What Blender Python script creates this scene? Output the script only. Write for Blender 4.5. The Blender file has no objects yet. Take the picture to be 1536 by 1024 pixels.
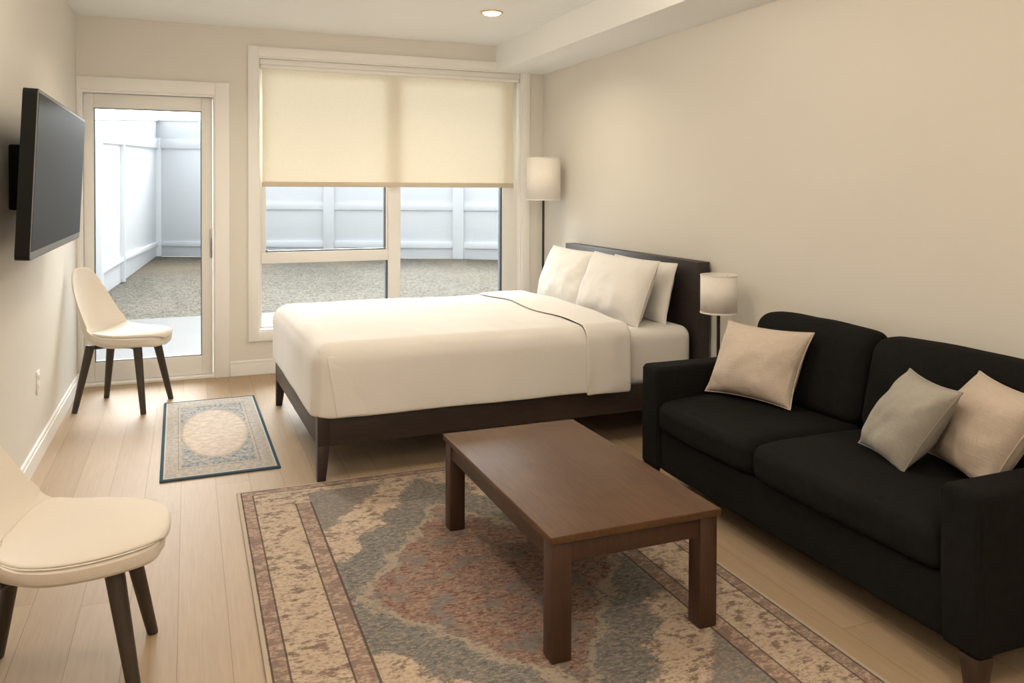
import bpy, bmesh, math, random
from mathutils import Vector, Matrix, noise as mnoise
random.seed(7)
S = bpy.context.scene
C = S.collection
PI = math.pi

# ------------------------------------------------------------------ node expressions
class X:
    """wraps a node socket / number so maths can be written as expressions"""
    nt = None
    def __init__(s, v): s.v = v
    def _m(s, op, *a):
        n = X.nt.nodes.new('ShaderNodeMath'); n.operation = op
        for i, q in enumerate((s,) + a):
            q = q.v if isinstance(q, X) else q
            if isinstance(q, (int, float)): n.inputs[i].default_value = q
            else: X.nt.links.new(q, n.inputs[i])
        return X(n.outputs[0])
    def __add__(s, o): return s._m('ADD', o)
    __radd__ = __add__
    def __sub__(s, o): return s._m('SUBTRACT', o)
    def __rsub__(s, o): return X(o)._m('SUBTRACT', s)
    def __mul__(s, o): return s._m('MULTIPLY', o)
    __rmul__ = __mul__
    def __truediv__(s, o): return s._m('DIVIDE', o)
    def abs(s): return s._m('ABSOLUTE')
    def floor(s): return s._m('FLOOR')
    def fract(s): return s._m('FRACT')
    def sin(s): return s._m('SINE')
    def sqrt(s): return s._m('SQRT')
    def max(s, o): return s._m('MAXIMUM', o)
    def min(s, o): return s._m('MINIMUM', o)
    def lt(s, o): return s._m('LESS_THAN', o)
    def gt(s, o): return s._m('GREATER_THAN', o)
    def step(s, a, b):
        n = X.nt.nodes.new('ShaderNodeMapRange'); n.interpolation_type = 'SMOOTHSTEP'
        X.nt.links.new(s.v, n.inputs['Value'])
        n.inputs['From Min'].default_value = a; n.inputs['From Max'].default_value = b
        return X(n.outputs['Result'])

def link(v, inp):
    v = v.v if isinstance(v, X) else v
    if isinstance(v, (int, float)): inp.default_value = v
    elif isinstance(v, tuple): inp.default_value = v if len(v) == 4 or len(inp.default_value) == 3 else v + (1,)
    else: X.nt.links.new(v, inp)

def coords(kind='Object'):
    n = X.nt.nodes.new('ShaderNodeTexCoord')
    return n.outputs[kind]

def sep(sock):
    n = X.nt.nodes.new('ShaderNodeSeparateXYZ'); X.nt.links.new(sock, n.inputs[0])
    return X(n.outputs[0]), X(n.outputs[1]), X(n.outputs[2])

def comb(x, y, z=0.0):
    n = X.nt.nodes.new('ShaderNodeCombineXYZ')
    link(x, n.inputs[0]); link(y, n.inputs[1]); link(z, n.inputs[2])
    return n.outputs[0]

def noise(vec, scale=5, detail=3, rough=.55):
    n = X.nt.nodes.new('ShaderNodeTexNoise')
    X.nt.links.new(vec, n.inputs['Vector'])
    n.inputs['Scale'].default_value = scale; n.inputs['Detail'].default_value = detail
    n.inputs['Roughness'].default_value = rough
    return X(n.outputs[0])

def white(vec):
    n = X.nt.nodes.new('ShaderNodeTexWhiteNoise'); n.noise_dimensions = '3D'
    X.nt.links.new(vec, n.inputs['Vector'])
    return X(n.outputs['Value'])

def mix(f, a, b):
    n = X.nt.nodes.new('ShaderNodeMix'); n.data_type = 'RGBA'
    link(f, n.inputs[0]); link(a, n.inputs[6]); link(b, n.inputs[7])
    return X(n.outputs[2])

def bump(h, strength=.2, dist=.01):
    n = X.nt.nodes.new('ShaderNodeBump')
    link(h, n.inputs['Height']); n.inputs['Strength'].default_value = strength
    n.inputs['Distance'].default_value = dist
    return n.outputs[0]

def srgb(r, g, b):
    f = lambda c: (c / 255 / 12.92) if c / 255 <= .04045 else ((c / 255 + .055) / 1.055) ** 2.4
    return (f(r), f(g), f(b))

def mat(name, color=(.8, .8, .8), rough=.6, metal=0.0, spec=.5, fn=None, sheen=0.0, trans=0.0):
    m = bpy.data.materials.new(name); m.use_nodes = True
    nt = m.node_tree; X.nt = nt
    b = nt.nodes['Principled BSDF']
    b.inputs['Base Color'].default_value = tuple(color) + (1,)
    b.inputs['Roughness'].default_value = rough; b.inputs['Metallic'].default_value = metal
    b.inputs['Specular IOR Level'].default_value = spec
    b.inputs['Sheen Weight'].default_value = sheen
    if fn: fn(b)
    return m

def weave(color, scale=420, amt=.12, bmp=.25, soft=9, wrinkle=.0, wscale=6):
    """woven cloth: fine crossing threads + slow variation"""
    def fn(b):
        v = coords()
        x, y, z = sep(v)
        n1 = noise(comb(x * .12, y, z * .12), scale, 2)
        n2 = noise(comb(x, y * .12, z * .12), scale, 2)
        t = (n1 + n2) * .5
        big = noise(v, soft, 3)
        f = ((t - .5) * 3 + (big - .5) * .8) * amt * 3 + .5
        lo = tuple(c * (1 - amt * 1.6) for c in color); hi = tuple(min(1, c * (1 + amt * 1.3)) for c in color)
        link(mix(f.max(0).min(1), lo, hi), b.inputs['Base Color'])
        h = t * .35 + (noise(v, wscale, 3) * wrinkle if wrinkle else 0.0)
        link(bump(h, bmp, .012), b.inputs['Normal'])
    return fn

def paint(color, amt=.02, bmp=.03):
    def fn(b):
        v = coords()
        n = noise(v, 1.3, 2)
        link(mix(n, tuple(c * (1 - amt) for c in color), tuple(c * (1 + amt) for c in color)), b.inputs['Base Color'])
        link(bump(noise(v, 160, 2), bmp, .002), b.inputs['Normal'])
    return fn

def wood(dark, light, axis='x', scale=9, stretch=12, bmp=.05):
    def fn(b):
        v = coords()
        x, y, z = sep(v)
        q = {'x': comb(x, y * stretch, z * stretch), 'y': comb(x * stretch, y, z * stretch),
             'z': comb(x * stretch, y * stretch, z)}[axis]
        g = noise(q, scale, 5, .65)
        big = noise(v, 3.5, 2)
        f = ((g - .5) * 1.5 + (big - .5) * .9 + .5).max(0).min(1)
        link(mix(f, dark, light), b.inputs['Base Color'])
        link(bump(g, bmp, .002), b.inputs['Normal'])
    return fn

# ------------------------------------------------------------------ colours / materials
WALL = (.73, .70, .64)
M = {}
M['wall'] = mat('wall_paint', WALL, .85, spec=.2, fn=paint(WALL))
M['ceil'] = mat('ceiling_paint', (.88, .89, .88), .9, spec=.2, fn=paint((.88, .89, .88)))
M['trim'] = mat('trim_paint', (.86, .845, .815), .6, fn=paint((.86, .845, .815), .01, .02))
M['frame'] = mat('vinyl_frame', (.80, .785, .75), .4, fn=paint((.80, .785, .75), .01, .01))
M['white_vinyl'] = mat('fence_vinyl', (.69, .705, .72), .5, fn=paint((.69, .705, .72), .01, .01))
M['gasket'] = mat('gasket', (.09, .11, .13), .5, fn=paint((.09, .11, .13)))
M['steel'] = mat('brushed_steel', (.42, .41, .39), .35, 1.0, fn=paint((.42, .41, .39), .03, .02))
M['black_metal'] = mat('black_metal', (.012, .011, .011), .4, fn=paint((.012, .011, .011), .1, .02))

def floor_fn(b):
    v = coords(); x, y, z = sep(v)
    px = (x - .686) / .152
    row = px.floor(); fx = px - row
    off = white(comb(row, 3.0, 1.0))
    py = (y + off * 2.1) / 2.1
    col = py.floor(); fy = py - col
    rnd = white(comb(row, col, 5.0)); rnd2 = white(comb(col, row, 9.0))
    gv = comb(x * 30 + rnd * 17, y * 1.6 + rnd2 * 9, rnd * 7)
    g = noise(gv, 2.6, 6, .7)
    g2 = noise(comb(x * 150, y * 4, rnd * 5), 1.5, 3)
    f = ((g - .5) * .9 + (g2 - .5) * .5 + (rnd - .5) * .28 + .5).max(0).min(1)
    base = mix(f, (.325, .228, .138), (.475, .356, .24))
    ex = fx.min(1 - fx) * .152; ey = fy.min(1 - fy) * 2.1
    seam = 1 - ex.step(.0004, .0018).min(ey.step(.0004, .0018))
    link(mix(seam * .7, base, (.19, .12, .07)), b.inputs['Base Color'])
    link((g - .5) * .2 + .54, b.inputs['Roughness'])
    link(bump(g * .15 - seam, .25, .002), b.inputs['Normal'])
M['floor'] = mat('oak_planks', (.5, .38, .25), .5, spec=.22, fn=floor_fn)

def glass_mat():
    m = bpy.data.materials.new('window_glass'); m.use_nodes = True
    nt = m.node_tree; nt.nodes.clear()
    o = nt.nodes.new('ShaderNodeOutputMaterial'); t = nt.nodes.new('ShaderNodeBsdfTransparent')
    g = nt.nodes.new('ShaderNodeBsdfGlossy'); mx = nt.nodes.new('ShaderNodeMixShader'); fr = nt.nodes.new('ShaderNodeFresnel')
    t.inputs[0].default_value = (.97, .985, .99, 1); g.inputs['Roughness'].default_value = .02; fr.inputs[0].default_value = 1.35
    nt.links.new(fr.outputs[0], mx.inputs[0]); nt.links.new(t.outputs[0], mx.inputs[1]); nt.links.new(g.outputs[0], mx.inputs[2])
    nt.links.new(mx.outputs[0], o.inputs[0])
    return m
M['glass'] = glass_mat()

def cloth_translucent(name, color, w, scale=500, amt=.05):
    m = bpy.data.materials.new(name); m.use_nodes = True
    nt = m.node_tree; nt.nodes.clear(); X.nt = nt
    o = nt.nodes.new('ShaderNodeOutputMaterial'); d = nt.nodes.new('ShaderNodeBsdfDiffuse')
    t = nt.nodes.new('ShaderNodeBsdfTranslucent'); mx = nt.nodes.new('ShaderNodeMixShader')
    v = coords(); x, y, z = sep(v)
    f = (noise(comb(x, y, z * .1), scale, 2) + noise(comb(x * .1, y * .1, z), scale, 2)) * .5
    c = mix(((f - .5) * 3 + .5).max(0).min(1), tuple(q * (1 - amt) for q in color), tuple(q * (1 + amt) for q in color))
    link(c, d.inputs[0]); link(c, t.inputs[0]); mx.inputs[0].default_value = w
    nt.links.new(d.outputs[0], mx.inputs[1]); nt.links.new(t.outputs[0], mx.inputs[2]); nt.links.new(mx.outputs[0], o.inputs[0])
    return m
M['blind'] = cloth_translucent('blind_cloth', (.83, .775, .645), .072)
M['shade'] = cloth_translucent('lamp_shade_cloth', (.93, .89, .83), .16)
M['sheet'] = mat('white_bedding', (.745, .715, .675), .85, spec=.2, sheen=.2, fn=weave((.745, .715, .675), 300, .02, .25, 5, .5, 7))
M['pillowcase'] = mat('white_pillowcase', (.755, .73, .69), .85, spec=.2, sheen=.2, fn=weave((.755, .73, .69), 300, .02, .3, 6, .7, 9))
M['bedwood'] = mat('espresso_wood', (.03, .02, .016), .42, fn=wood((.020, .013, .011), (.050, .033, .026), 'x', 8, 10))
M['headwood'] = mat('espresso_headboard', (.03, .022, .02), .4, fn=wood((.017, .013, .012), (.040, .030, .027), 'y', 8, 10))
M['tablewood'] = mat('walnut_wood', (.1, .05, .03), .40, spec=.3, fn=wood((.060, .027, .011), (.128, .063, .029), 'y', 7, 14))
M['tableleg'] = mat('walnut_leg', (.08, .04, .02), .42, fn=wood((.036, .015, .008), (.075, .034, .018), 'z', 7, 14))
M['sofa'] = mat('black_upholstery', (.009, .0085, .008), .95, spec=.08, fn=weave((.0115, .0108, .010), 260, .22, .35, 7, .4, 8))
M['sofaleg'] = mat('dark_leg', (.03, .018, .012), .45, fn=wood((.025, .014, .009), (.05, .028, .018), 'z'))
M['beige'] = mat('beige_linen', (.60, .49, .40), .95, spec=.1, fn=weave((.58, .495, .415), 210, .11, .5, 8, .5, 10))
M['beige2'] = mat('beige_linen_ribbed', (.55, .465, .385), .95, spec=.1, fn=weave((.55, .465, .385), 170, .10, .5, 8, .5, 10))
M['grey'] = mat('grey_linen', (.38, .355, .31), .95, spec=.1, fn=weave((.38, .355, .31), 240, .10, .5, 8, .7, 10))
M['chair'] = mat('cream_fabric', (.76, .70, .62), .9, spec=.15, sheen=.1, fn=weave((.76, .70, .62), 340, .04, .25, 6, .1, 6))
M['chairleg'] = mat('dark_walnut_leg', (.04, .03, .022), .45, fn=wood((.026, .019, .014), (.06, .043, .031), 'z', 8, 12))
M['tvblack'] = mat('tv_plastic', (.006, .006, .006), .45, spec=.15, fn=paint((.01, .01, .01), .05, .01))
M['bezel'] = mat('tv_bezel', (.22, .22, .215), .4, .3, fn=paint((.22, .22, .215), .03, .01))
M['screen'] = mat('tv_screen', (.017, .018, .0175), .42, spec=.10, fn=paint((.017, .018, .0175), .05, .0))
M['concrete'] = mat('concrete', (.105, .105, .105), .9, fn=paint((.105, .105, .105), .06, .3))

def grass_fn(b):
    v = coords(); x, y, z = sep(v)
    n = noise(comb(x * .8, y * .5, z), 16, 7, .8)
    n2 = noise(comb(x * .5, y * .25, z), .8, 3)
    n3 = noise(comb(x * 1.0, y * .3, 3.0), 34, 4, .75)
    f = ((n - .5) * 2.2 + (n2 - .5) * .9 + (n3 - .5) * 2.6 + .5).max(0).min(1)
    g = mix(f, (.055, .049, .039), (.205, .189, .158))
    far = y.step(7.5, 10.5)
    tan = noise(comb(x, y * .3, 7.0), .6, 3).step(.42, .62)
    link(mix(tan * (far * .45 + .1), g, (.215, .165, .105)), b.inputs['Base Color'])
    link(bump(n + n3 * .6, .8, .06), b.inputs['Normal'])
M['grass'] = mat('dry_grass', (.2, .18, .14), .95, spec=.1, fn=grass_fn)

def emit(name, color, k):
    m = bpy.data.materials.new(name); m.use_nodes = True
    b = m.node_tree.nodes['Principled BSDF']
    b.inputs['Base Color'].default_value = (.9, .9, .9, 1)
    b.inputs['Emission Color'].default_value = tuple(color) + (1,); b.inputs['Emission Strength'].default_value = k
    return m
M['bulb'] = emit('lamp_diffuser', (1, .80, .55), 14)
M['brass'] = mat('copper_ring', (.75, .52, .34), .35, .7, fn=paint((.75, .52, .34), .02, .0))

# ------------------------------------------------------------------ mesh helpers
def obj(name, bm, m, parent=None, smooth=True, mods=(), mtx=None):
    me = bpy.data.meshes.new(name)
    bmesh.ops.recalc_face_normals(bm, faces=bm.faces)
    bm.to_mesh(me); bm.free()
    if smooth:
        me.polygons.foreach_set('use_smooth', [True] * len(me.polygons))
    o = bpy.data.objects.new(name, me); C.objects.link(o)
    ms = m if isinstance(m, (list, tuple)) else [m]
    for q in ms: me.materials.append(q)
    if parent is not None: o.parent = parent
    if mtx is not None: o.matrix_basis = mtx
    if smooth:
        try: me.set_sharp_from_angle(angle=math.radians(38))
        except Exception: pass
    for k in mods: k(o)
    return o

def tag(o, label=None, cat=None, group=None, kind=None):
    if label: o['label'] = label
    if cat: o['category'] = cat
    if group: o['group'] = group
    if kind: o['kind'] = kind
    return o

def empty(name, loc=(0, 0, 0), rz=0, **k):
    o = bpy.data.objects.new(name, None); C.objects.link(o)
    o.location = loc; o.rotation_euler = (0, 0, rz); o.empty_display_size = .1
    return tag(o, **k)

def box(bm, x0, x1, y0, y1, z0, z1, r=0.0, seg=2):
    g = bmesh.ops.create_cube(bm, size=1)
    vs = g['verts']
    for v in vs:
        v.co = Vector(((x0 + x1) / 2 + v.co.x * (x1 - x0), (y0 + y1) / 2 + v.co.y * (y1 - y0), (z0 + z1) / 2 + v.co.z * (z1 - z0)))
    if r > 0:
        es = list({e for v in vs for e in v.link_edges})
        bmesh.ops.bevel(bm, geom=es, offset=r, offset_type='OFFSET', segments=seg, profile=.5, affect='EDGES')
    return bm

def B(*a, **k): return box(bmesh.new(), *a, **k)

def hexa(bm, bot, top, r=0.0, seg=2):
    """solid between a bottom quad and a top quad (lists of 4 xyz)"""
    vb = [bm.verts.new(p) for p in bot]; vt = [bm.verts.new(p) for p in top]
    fs = [bm.faces.new(vb[::-1]), bm.faces.new(vt)]
    for i in range(4):
        fs.append(bm.faces.new((vb[i], vb[(i + 1) % 4], vt[(i + 1) % 4], vt[i])))
    if r:
        es = list({e for f in fs for e in f.edges})
        bmesh.ops.bevel(bm, geom=es, offset=r, offset_type='OFFSET', segments=seg, profile=.5, affect='EDGES')
    return bm

def lathe(bm, prof, n=32, c=(0, 0, 0), close=True):
    rings = []
    for (r, z) in prof:
        rings.append([bm.verts.new((c[0] + r * math.cos(2 * PI * i / n), c[1] + r * math.sin(2 * PI * i / n), c[2] + z)) for i in range(n)])
    for a, b in zip(rings, rings[1:]):
        for i in range(n):
            bm.faces.new((a[i], a[(i + 1) % n], b[(i + 1) % n], b[i]))
    if close:
        bm.faces.new(rings[0][::-1]); bm.faces.new(rings[-1])
    return bm

def taper(bm, p0, p1, r0, r1, n=16, steps=6):
    """round tapered rod from p0 to p1"""
    p0, p1 = Vector(p0), Vector(p1); d = (p1 - p0).normalized()
    a = d.orthogonal().normalized(); b = d.cross(a)
    rings = []
    for k in range(steps + 1):
        t = k / steps; r = r0 + (r1 - r0) * t; c = p0.lerp(p1, t)
        rings.append([bm.verts.new(c + (a * math.cos(2 * PI * i / n) + b * math.sin(2 * PI * i / n)) * r) for i in range(n)])
    for q, w in zip(rings, rings[1:]):
        for i in range(n): bm.faces.new((q[i], q[(i + 1) % n], w[(i + 1) % n], w[i]))
    bm.faces.new(rings[0][::-1]); bm.faces.new(rings[-1])
    return bm

def axis_list(s, r, n, k=4):
    """sample positions along a side of length s with rounded ends of radius r"""
    h = s / 2; L = []
    for i in range(k + 1): L.append(-h + r * (1 - math.cos(i / k * PI / 2)) if False else -h + r * i / k)
    m = [(-h + r) + (s - 2 * r) * i / n for i in range(1, n)]
    R = [-q for q in L[::-1]]
    return L + m + R

def soft_box(s, r, n=(10, 10, 3), k=4, fn=None, skip=()):
    """rounded box as a dense grid; fn(p, nrm) -> p reshapes it (crown, wrinkles); skip: faces left open e.g. '-z'"""
    bm = bmesh.new(); V = {}
    ax = [axis_list(s[i], r, n[i], k) for i in range(3)]
    h = [s[i] / 2 for i in range(3)]
    def vert(p):
        key = tuple(round(c, 5) for c in p)
        if key not in V:
            q = Vector(p)
            inner = Vector([max(-(h[i] - r), min(h[i] - r, q[i])) for i in range(3)])
            d = q - inner
            if d.length > 1e-9:
                # push onto the rounded surface
                m = max(abs(d.x), abs(d.y), abs(d.z))
                dn = d.normalized()
                q2 = inner + dn * r if m > r - 1e-6 else q
            else: q2, dn = q, Vector((0, 0, 0))
            q2 = fn(q2, dn) if fn else q2
            V[key] = bm.verts.new(q2)
        return V[key]
    for a in range(3):
        b, c = (a + 1) % 3, (a + 2) % 3
        for sg in (-1, 1):
            if ('-' if sg < 0 else '+') + 'xyz'[a] in skip: continue
            for i in range(len(ax[b]) - 1):
                for j in range(len(ax[c]) - 1):
                    pts = []
                    for (ii, jj) in ((i, j), (i + 1, j), (i + 1, j + 1), (i, j + 1)):
                        p = [0, 0, 0]; p[a] = sg * h[a]; p[b] = ax[b][ii]; p[c] = ax[c][jj]
                        pts.append(vert(p))
                    if len(set(pts)) == 4:
                        try: bm.faces.new(pts)
                        except ValueError: pass
    return bm

def move(bm, d):
    for v in bm.verts: v.co += Vector(d)
    return bm

def nz(p, s, seed=0.0): return mnoise.noise(Vector((p[0] * s + seed, p[1] * s - seed * .7, p[2] * s + seed * 1.3)))

def pillow(w, h, t, n=30, pinch=.06, wr=.006, seed=0, pw=2.6, flange=0.0):
    """stuffed cushion lying in XY: seam round the edge, pointed corners, creases. returns bm of the body"""
    bm = bmesh.new(); F = {}; 
    def P(u, v, sg):
        e = 1 - max(abs(u), abs(v))
        x = u * w / 2 * (1 - pinch * (1 - v * v) * abs(u) ** 3 - 0.0)
        y = v * h / 2 * (1 - pinch * (1 - u * u) * abs(v) ** 3)
        f = ((1 - abs(u) ** pw) * (1 - abs(v) ** pw))
        z = t / 2 * max(f, 0) ** .55
        # creases running from the corners and sides
        c = mnoise.noise(Vector((x * 9 + seed, y * 9, sg * 2 + seed))) * wr + mnoise.noise(Vector((x * 26 + seed, y * 20, sg * 5.))) * wr * .35
        z = z + c * min(1, f * 4)
        return Vector((x, y, sg * max(z, 0.0005 if f > 1e-6 else 0)))
    pts = [math.sin(PI / 2 * (-1 + 2 * i / n)) * .5 + (-1 + 2 * i / n) * .5 for i in range(n + 1)]
    g = {}
    for sg in (1, -1):
        for i, u in enumerate(pts):
            for j, v in enumerate(pts):
                edge = i in (0, n) or j in (0, n)
                k = (i, j) if edge else (i, j, sg)
                if k not in g: g[k] = bm.verts.new(P(u, v, sg))
        K = lambda i, j: g[(i, j)] if (i in (0, n) or j in (0, n)) else g[(i, j, sg)]
        for i in range(n):
            for j in range(n):
                q = [K(i, j), K(i + 1, j), K(i + 1, j + 1), K(i, j + 1)]
                bm.faces.new(q if sg > 0 else q[::-1])
    return bm, pts, P

def piping(pts, P, r=.004):
    """the welt that runs round the seam of a cushion"""
    n = len(pts) - 1; loop = []
    for i in range(n): loop.append(P(pts[i], -1, 1))
    for j in range(n): loop.append(P(1, pts[j], 1))
    for i in range(n): loop.append(P(pts[n - i], 1, 1))
    for j in range(n): loop.append(P(-1, pts[n - j], 1))
    bm = bmesh.new(); m = 6; rings = []
    N = len(loop)
    for i, p in enumerate(loop):
        p = Vector((p.x, p.y, 0)); d = (loop[(i + 1) % N] - loop[i - 1]); d.z = 0; d.normalize()
        s = Vector((d.y, -d.x, 0))
        rings.append([bm.verts.new(p + s * r * math.cos(2 * PI * k / m) + Vector((0, 0, r * math.sin(2 * PI * k / m)))) for k in range(m)])
    for i in range(N):
        a, b = rings[i], rings[(i + 1) % N]
        for k in range(m): bm.faces.new((a[k], a[(k + 1) % m], b[(k + 1) % m], b[k]))
    return bm

def frame_mtx(center, right, up):
    r = Vector(right).normalized(); u = Vector(up); u = (u - r * u.dot(r)).normalized(); n = r.cross(u)
    m = Matrix.Identity(4)
    for i in range(3): m[i][0], m[i][1], m[i][2], m[i][3] = r[i], u[i], n[i], center[i]
    return m

def subsurf(l=1):
    def f(o):
        m = o.modifiers.new('sub', 'SUBSURF'); m.levels = l; m.render_levels = l
    return f
def solid(t, off=-1):
    def f(o):
        m = o.modifiers.new('solid', 'SOLIDIFY'); m.thickness = t; m.offset = off
    return f

# ------------------------------------------------------------------ the room
W, H = 3.553, 2.60
SX, SZ = 3.117, 2.385           # ceiling drop along the right wall
YB = -8.4                        # wall behind the camera
tag(obj('floor', B(0, W, YB, .2, -.06, 0), M['floor']), kind='structure')
tag(obj('ceiling', B(-.15, W + .15, YB - .15, .2, H, H + .1), M['ceil']), kind='structure')
tag(obj('ceiling_soffit', B(SX, W, YB, 0, SZ, H), M['ceil'], smooth=False), kind='structure')
tag(obj('wall_left', B(-.15, 0, YB, .2, -.06, H), M['wall']), kind='structure')
tag(obj('wall_right', B(W, W + .15, YB, .2, -.06, H), M['wall']), kind='structure')
tag(obj('wall_front', B(-.15, W + .15, YB - .15, YB, -.06, H), M['wall']), kind='structure')
# back wall with its two openings
WX0, WX1, WZ0, WZ1 = 1.207, 3.352, .322, 2.392
DX0, DX1, DZ1 = .022, .905, 2.085
bm = bmesh.new()
for a in ((0, DX0, 0, 2.6), (DX0, DX1, DZ1, 2.6), (DX1, WX0, 0, 2.6), (WX0, WX1, 0, WZ0), (WX0, WX1, WZ1, 2.6), (WX1, W, 0, 2.6)):
    box(bm, a[0], a[1], 0, .2, a[2], a[3])
tag(obj('wall_back', bm, M['wall'], smooth=False), kind='structure')

def skirting(name, x0, x1, y0, y1, nx, ny):
    bm = bmesh.new(); box(bm, x0, x1, y0, y1, 0, .088, .002, 1)
    box(bm, x0 + (0 if nx <= 0 else 0), x1 - (.004 if nx > 0 else 0) if nx >= 0 else x1, y0 + (.004 if ny < 0 else 0), y1, .088, .112, .003, 2)
    tag(obj(name, bm, M['trim']), kind='structure')
skirting('baseboard_left', 0, .015, YB, -.016, 1, 0)
skirting('baseboard_back', 1.006, W, -.015, 0, 0, -1)
skirting('baseboard_right', W - .015, W, YB, -.016, -1, 0)
skirting('baseboard_front', .016, W - .016, YB, YB + .015, 0, 0)

# --- window 1
w = empty('window_1', (0, 0, 0), kind='structure')
cw = .072
bm = bmesh.new()
box(bm, WX0 - cw, WX0, -.016, 0, WZ0 - cw, WZ1 + cw, .003)
box(bm, WX1, WX1 + cw, -.016, 0, WZ0 - cw, WZ1 + cw, .003)
box(bm, WX0, WX1, -.016, 0, WZ1, WZ1 + cw, .003)
box(bm, WX0, WX1, -.016, 0, WZ0 - cw, WZ0, .003)
obj('casing', bm, M['trim'], w)
bm = bmesh.new()   # jamb lining
box(bm, WX0, WX0 + .012, 0, .2, WZ0, WZ1); box(bm, WX1 - .012, WX1, 0, .2, WZ0, WZ1)
box(bm, WX0 + .012, WX1 - .012, 0, .2, WZ1 - .012, WZ1); box(bm, WX0 + .012, WX1 - .012, 0, .2, WZ0, WZ0 + .012)
obj('jamb', bm, M['trim'], w, smooth=False)
FY0, FY1 = .085, .145
bm = bmesh.new()
box(bm, WX0 + .012, 1.240, FY0, FY1, WZ0 + .012, WZ1 - .012, .004)
box(bm, 3.212, WX1 - .012, FY0, FY1, WZ0 + .012, WZ1 - .012, .004)
box(bm, 1.240, 3.212, FY0, FY1, WZ0 + .012, .345, .004)
box(bm, 1.240, 3.212, FY0, FY1, 2.31, WZ1 - .012, .004)
obj('window_frame', bm, M['frame'], w)
obj('mullion', B(2.220, 2.322, FY0 - .005, FY1, .345, 2.31, r=.004), M['frame'], w)
obj('transom', B(1.240, 2.220, FY0 - .003, FY1, .825, .912, r=.004), M['frame'], w)
bm = bmesh.new()   # the opening sash in the upper left
box(bm, 1.240, 1.272, FY0 + .008, FY1, .912, 2.31, .003); box(bm, 2.202, 2.220, FY0 + .008, FY1, .912, 2.31, .003)
obj('sash', bm, M['frame'], w)
bm = bmesh.new()
box(bm, 2.192, 2.202, FY0 + .012, FY1, .912, 2.31); box(bm, 1.272, 2.192, FY0 + .012, FY1, .912, .922)
box(bm, 2.205, 2.220, FY0 + .012, FY1, .345, .825); box(bm, 3.196, 3.212, FY0 + .012, FY1, .345, 2.31)
obj('gasket', bm, M['gasket'], w, smooth=False)
obj('latch', B(1.27, 1.285, FY0 - .004, FY0 + .02, .912, .93, r=.003), M['gasket'], w)
for (a, b, c, e) in ((1.272, 2.192, .922, 2.31), (1.240, 2.205, .345, .825), (2.322, 3.196, .345, 2.31)):
    obj('pane', B(a, b, .118, .122, c, e), M['glass'], w, smooth=False)

# --- door 1
d = empty('door_1', (DX0, 0, 0), kind='structure')
def dobj(n, bm, m, **k):
    return obj(n, move(bm, (-DX0, 0, 0)), m, d, **k)
bm = bmesh.new()
box(bm, .001, DX0, -.016, 0, 0, DZ1 + .092, .002)
box(bm, DX1, 1.003, -.016, 0, 0, DZ1 + .092, .003)
box(bm, DX0, DX1, -.016, 0, DZ1, DZ1 + .092, .003)
dobj('casing', bm, M['trim'])
bm = bmesh.new()
box(bm, DX0, DX0 + .014, 0, .2, 0, DZ1); box(bm, DX1 - .014, DX1, 0, .2, 0, DZ1); box(bm, DX0 + .014, DX1 - .014, 0, .2, DZ1 - .014, DZ1)
dobj('jamb', bm, M['trim'], smooth=False)
LX0, LX1, LZ0, LZ1 = DX0 + .017, DX1 - .017, .022, DZ1 - .017
GX0, GX1, GZ0, GZ1 = .103, .812, .162, 1.968
bm = bmesh.new()
box(bm, LX0, GX0, .055, .1, LZ0, LZ1, .003); box(bm, GX1, LX1, .055, .1, LZ0, LZ1, .003)
box(bm, GX0, GX1, .055, .1, LZ0, GZ0, .003); box(bm, GX0, GX1, .055, .1, GZ1, LZ1, .003)
dobj('door_leaf', bm, M['frame'])
bm = bmesh.new(); g = .006
box(bm, GX0, GX0 + g, .062, .095, GZ0, GZ1); box(bm, GX1 - g, GX1, .062, .095, GZ0, GZ1)
box(bm, GX0 + g, GX1 - g, .062, .095, GZ0, GZ0 + g); box(bm, GX0 + g, GX1 - g, .062, .095, GZ1 - g, GZ1)
dobj('gasket', bm, M['gasket'], smooth=False)
dobj('pane', B(GX0 + g, GX1 - g, .076, .080, GZ0 + g, GZ1 - g), M['glass'], smooth=False)
bm = bmesh.new(); box(bm, .868, .886, .046, .055, .885, 1.10, .003); box(bm, .872, .882, .02, .046, .96, 1.03, .004)
dobj('door_handle', bm, M['steel'])
dobj('threshold', B(DX0 + .014, DX1 - .014, .0, .2, 0, .02, r=.003), M['trim'])

# --- switch plate low on the left wall
o = empty('wall_outlet', (0, -1.605, .347), label='small white outlet plate low on the left wall beyond the near chair', cat='outlet')
obj('cover_plate', B(0, .006, -.036, .036, 0, .118, r=.002), M['trim'], o)
for z in (.028, .072): obj('socket', B(.006, .0085, -.015, .015, z, z + .026, r=.001), M['frame'], o)

# --- recessed ceiling light
o = empty('recessed_ceiling_light', (2.63, -1.20, H), label='small round recessed downlight glowing warm in the white ceiling', cat='light')
bm = bmesh.new(); lathe(bm, [(.060, -.001), (.078, -.001), (.078, -.007), (.063, -.010), (.060, -.006), (.060, -.001)], 40, close=False)
obj('trim_ring', bm, M['brass'], o)
bm = bmesh.new(); lathe(bm, [(.0595, -.002), (.059, -.008), (.05, -.016), (.03, -.021), (.004, -.023)], 32)
obj('diffuser', bm, M['bulb'], o)

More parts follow.
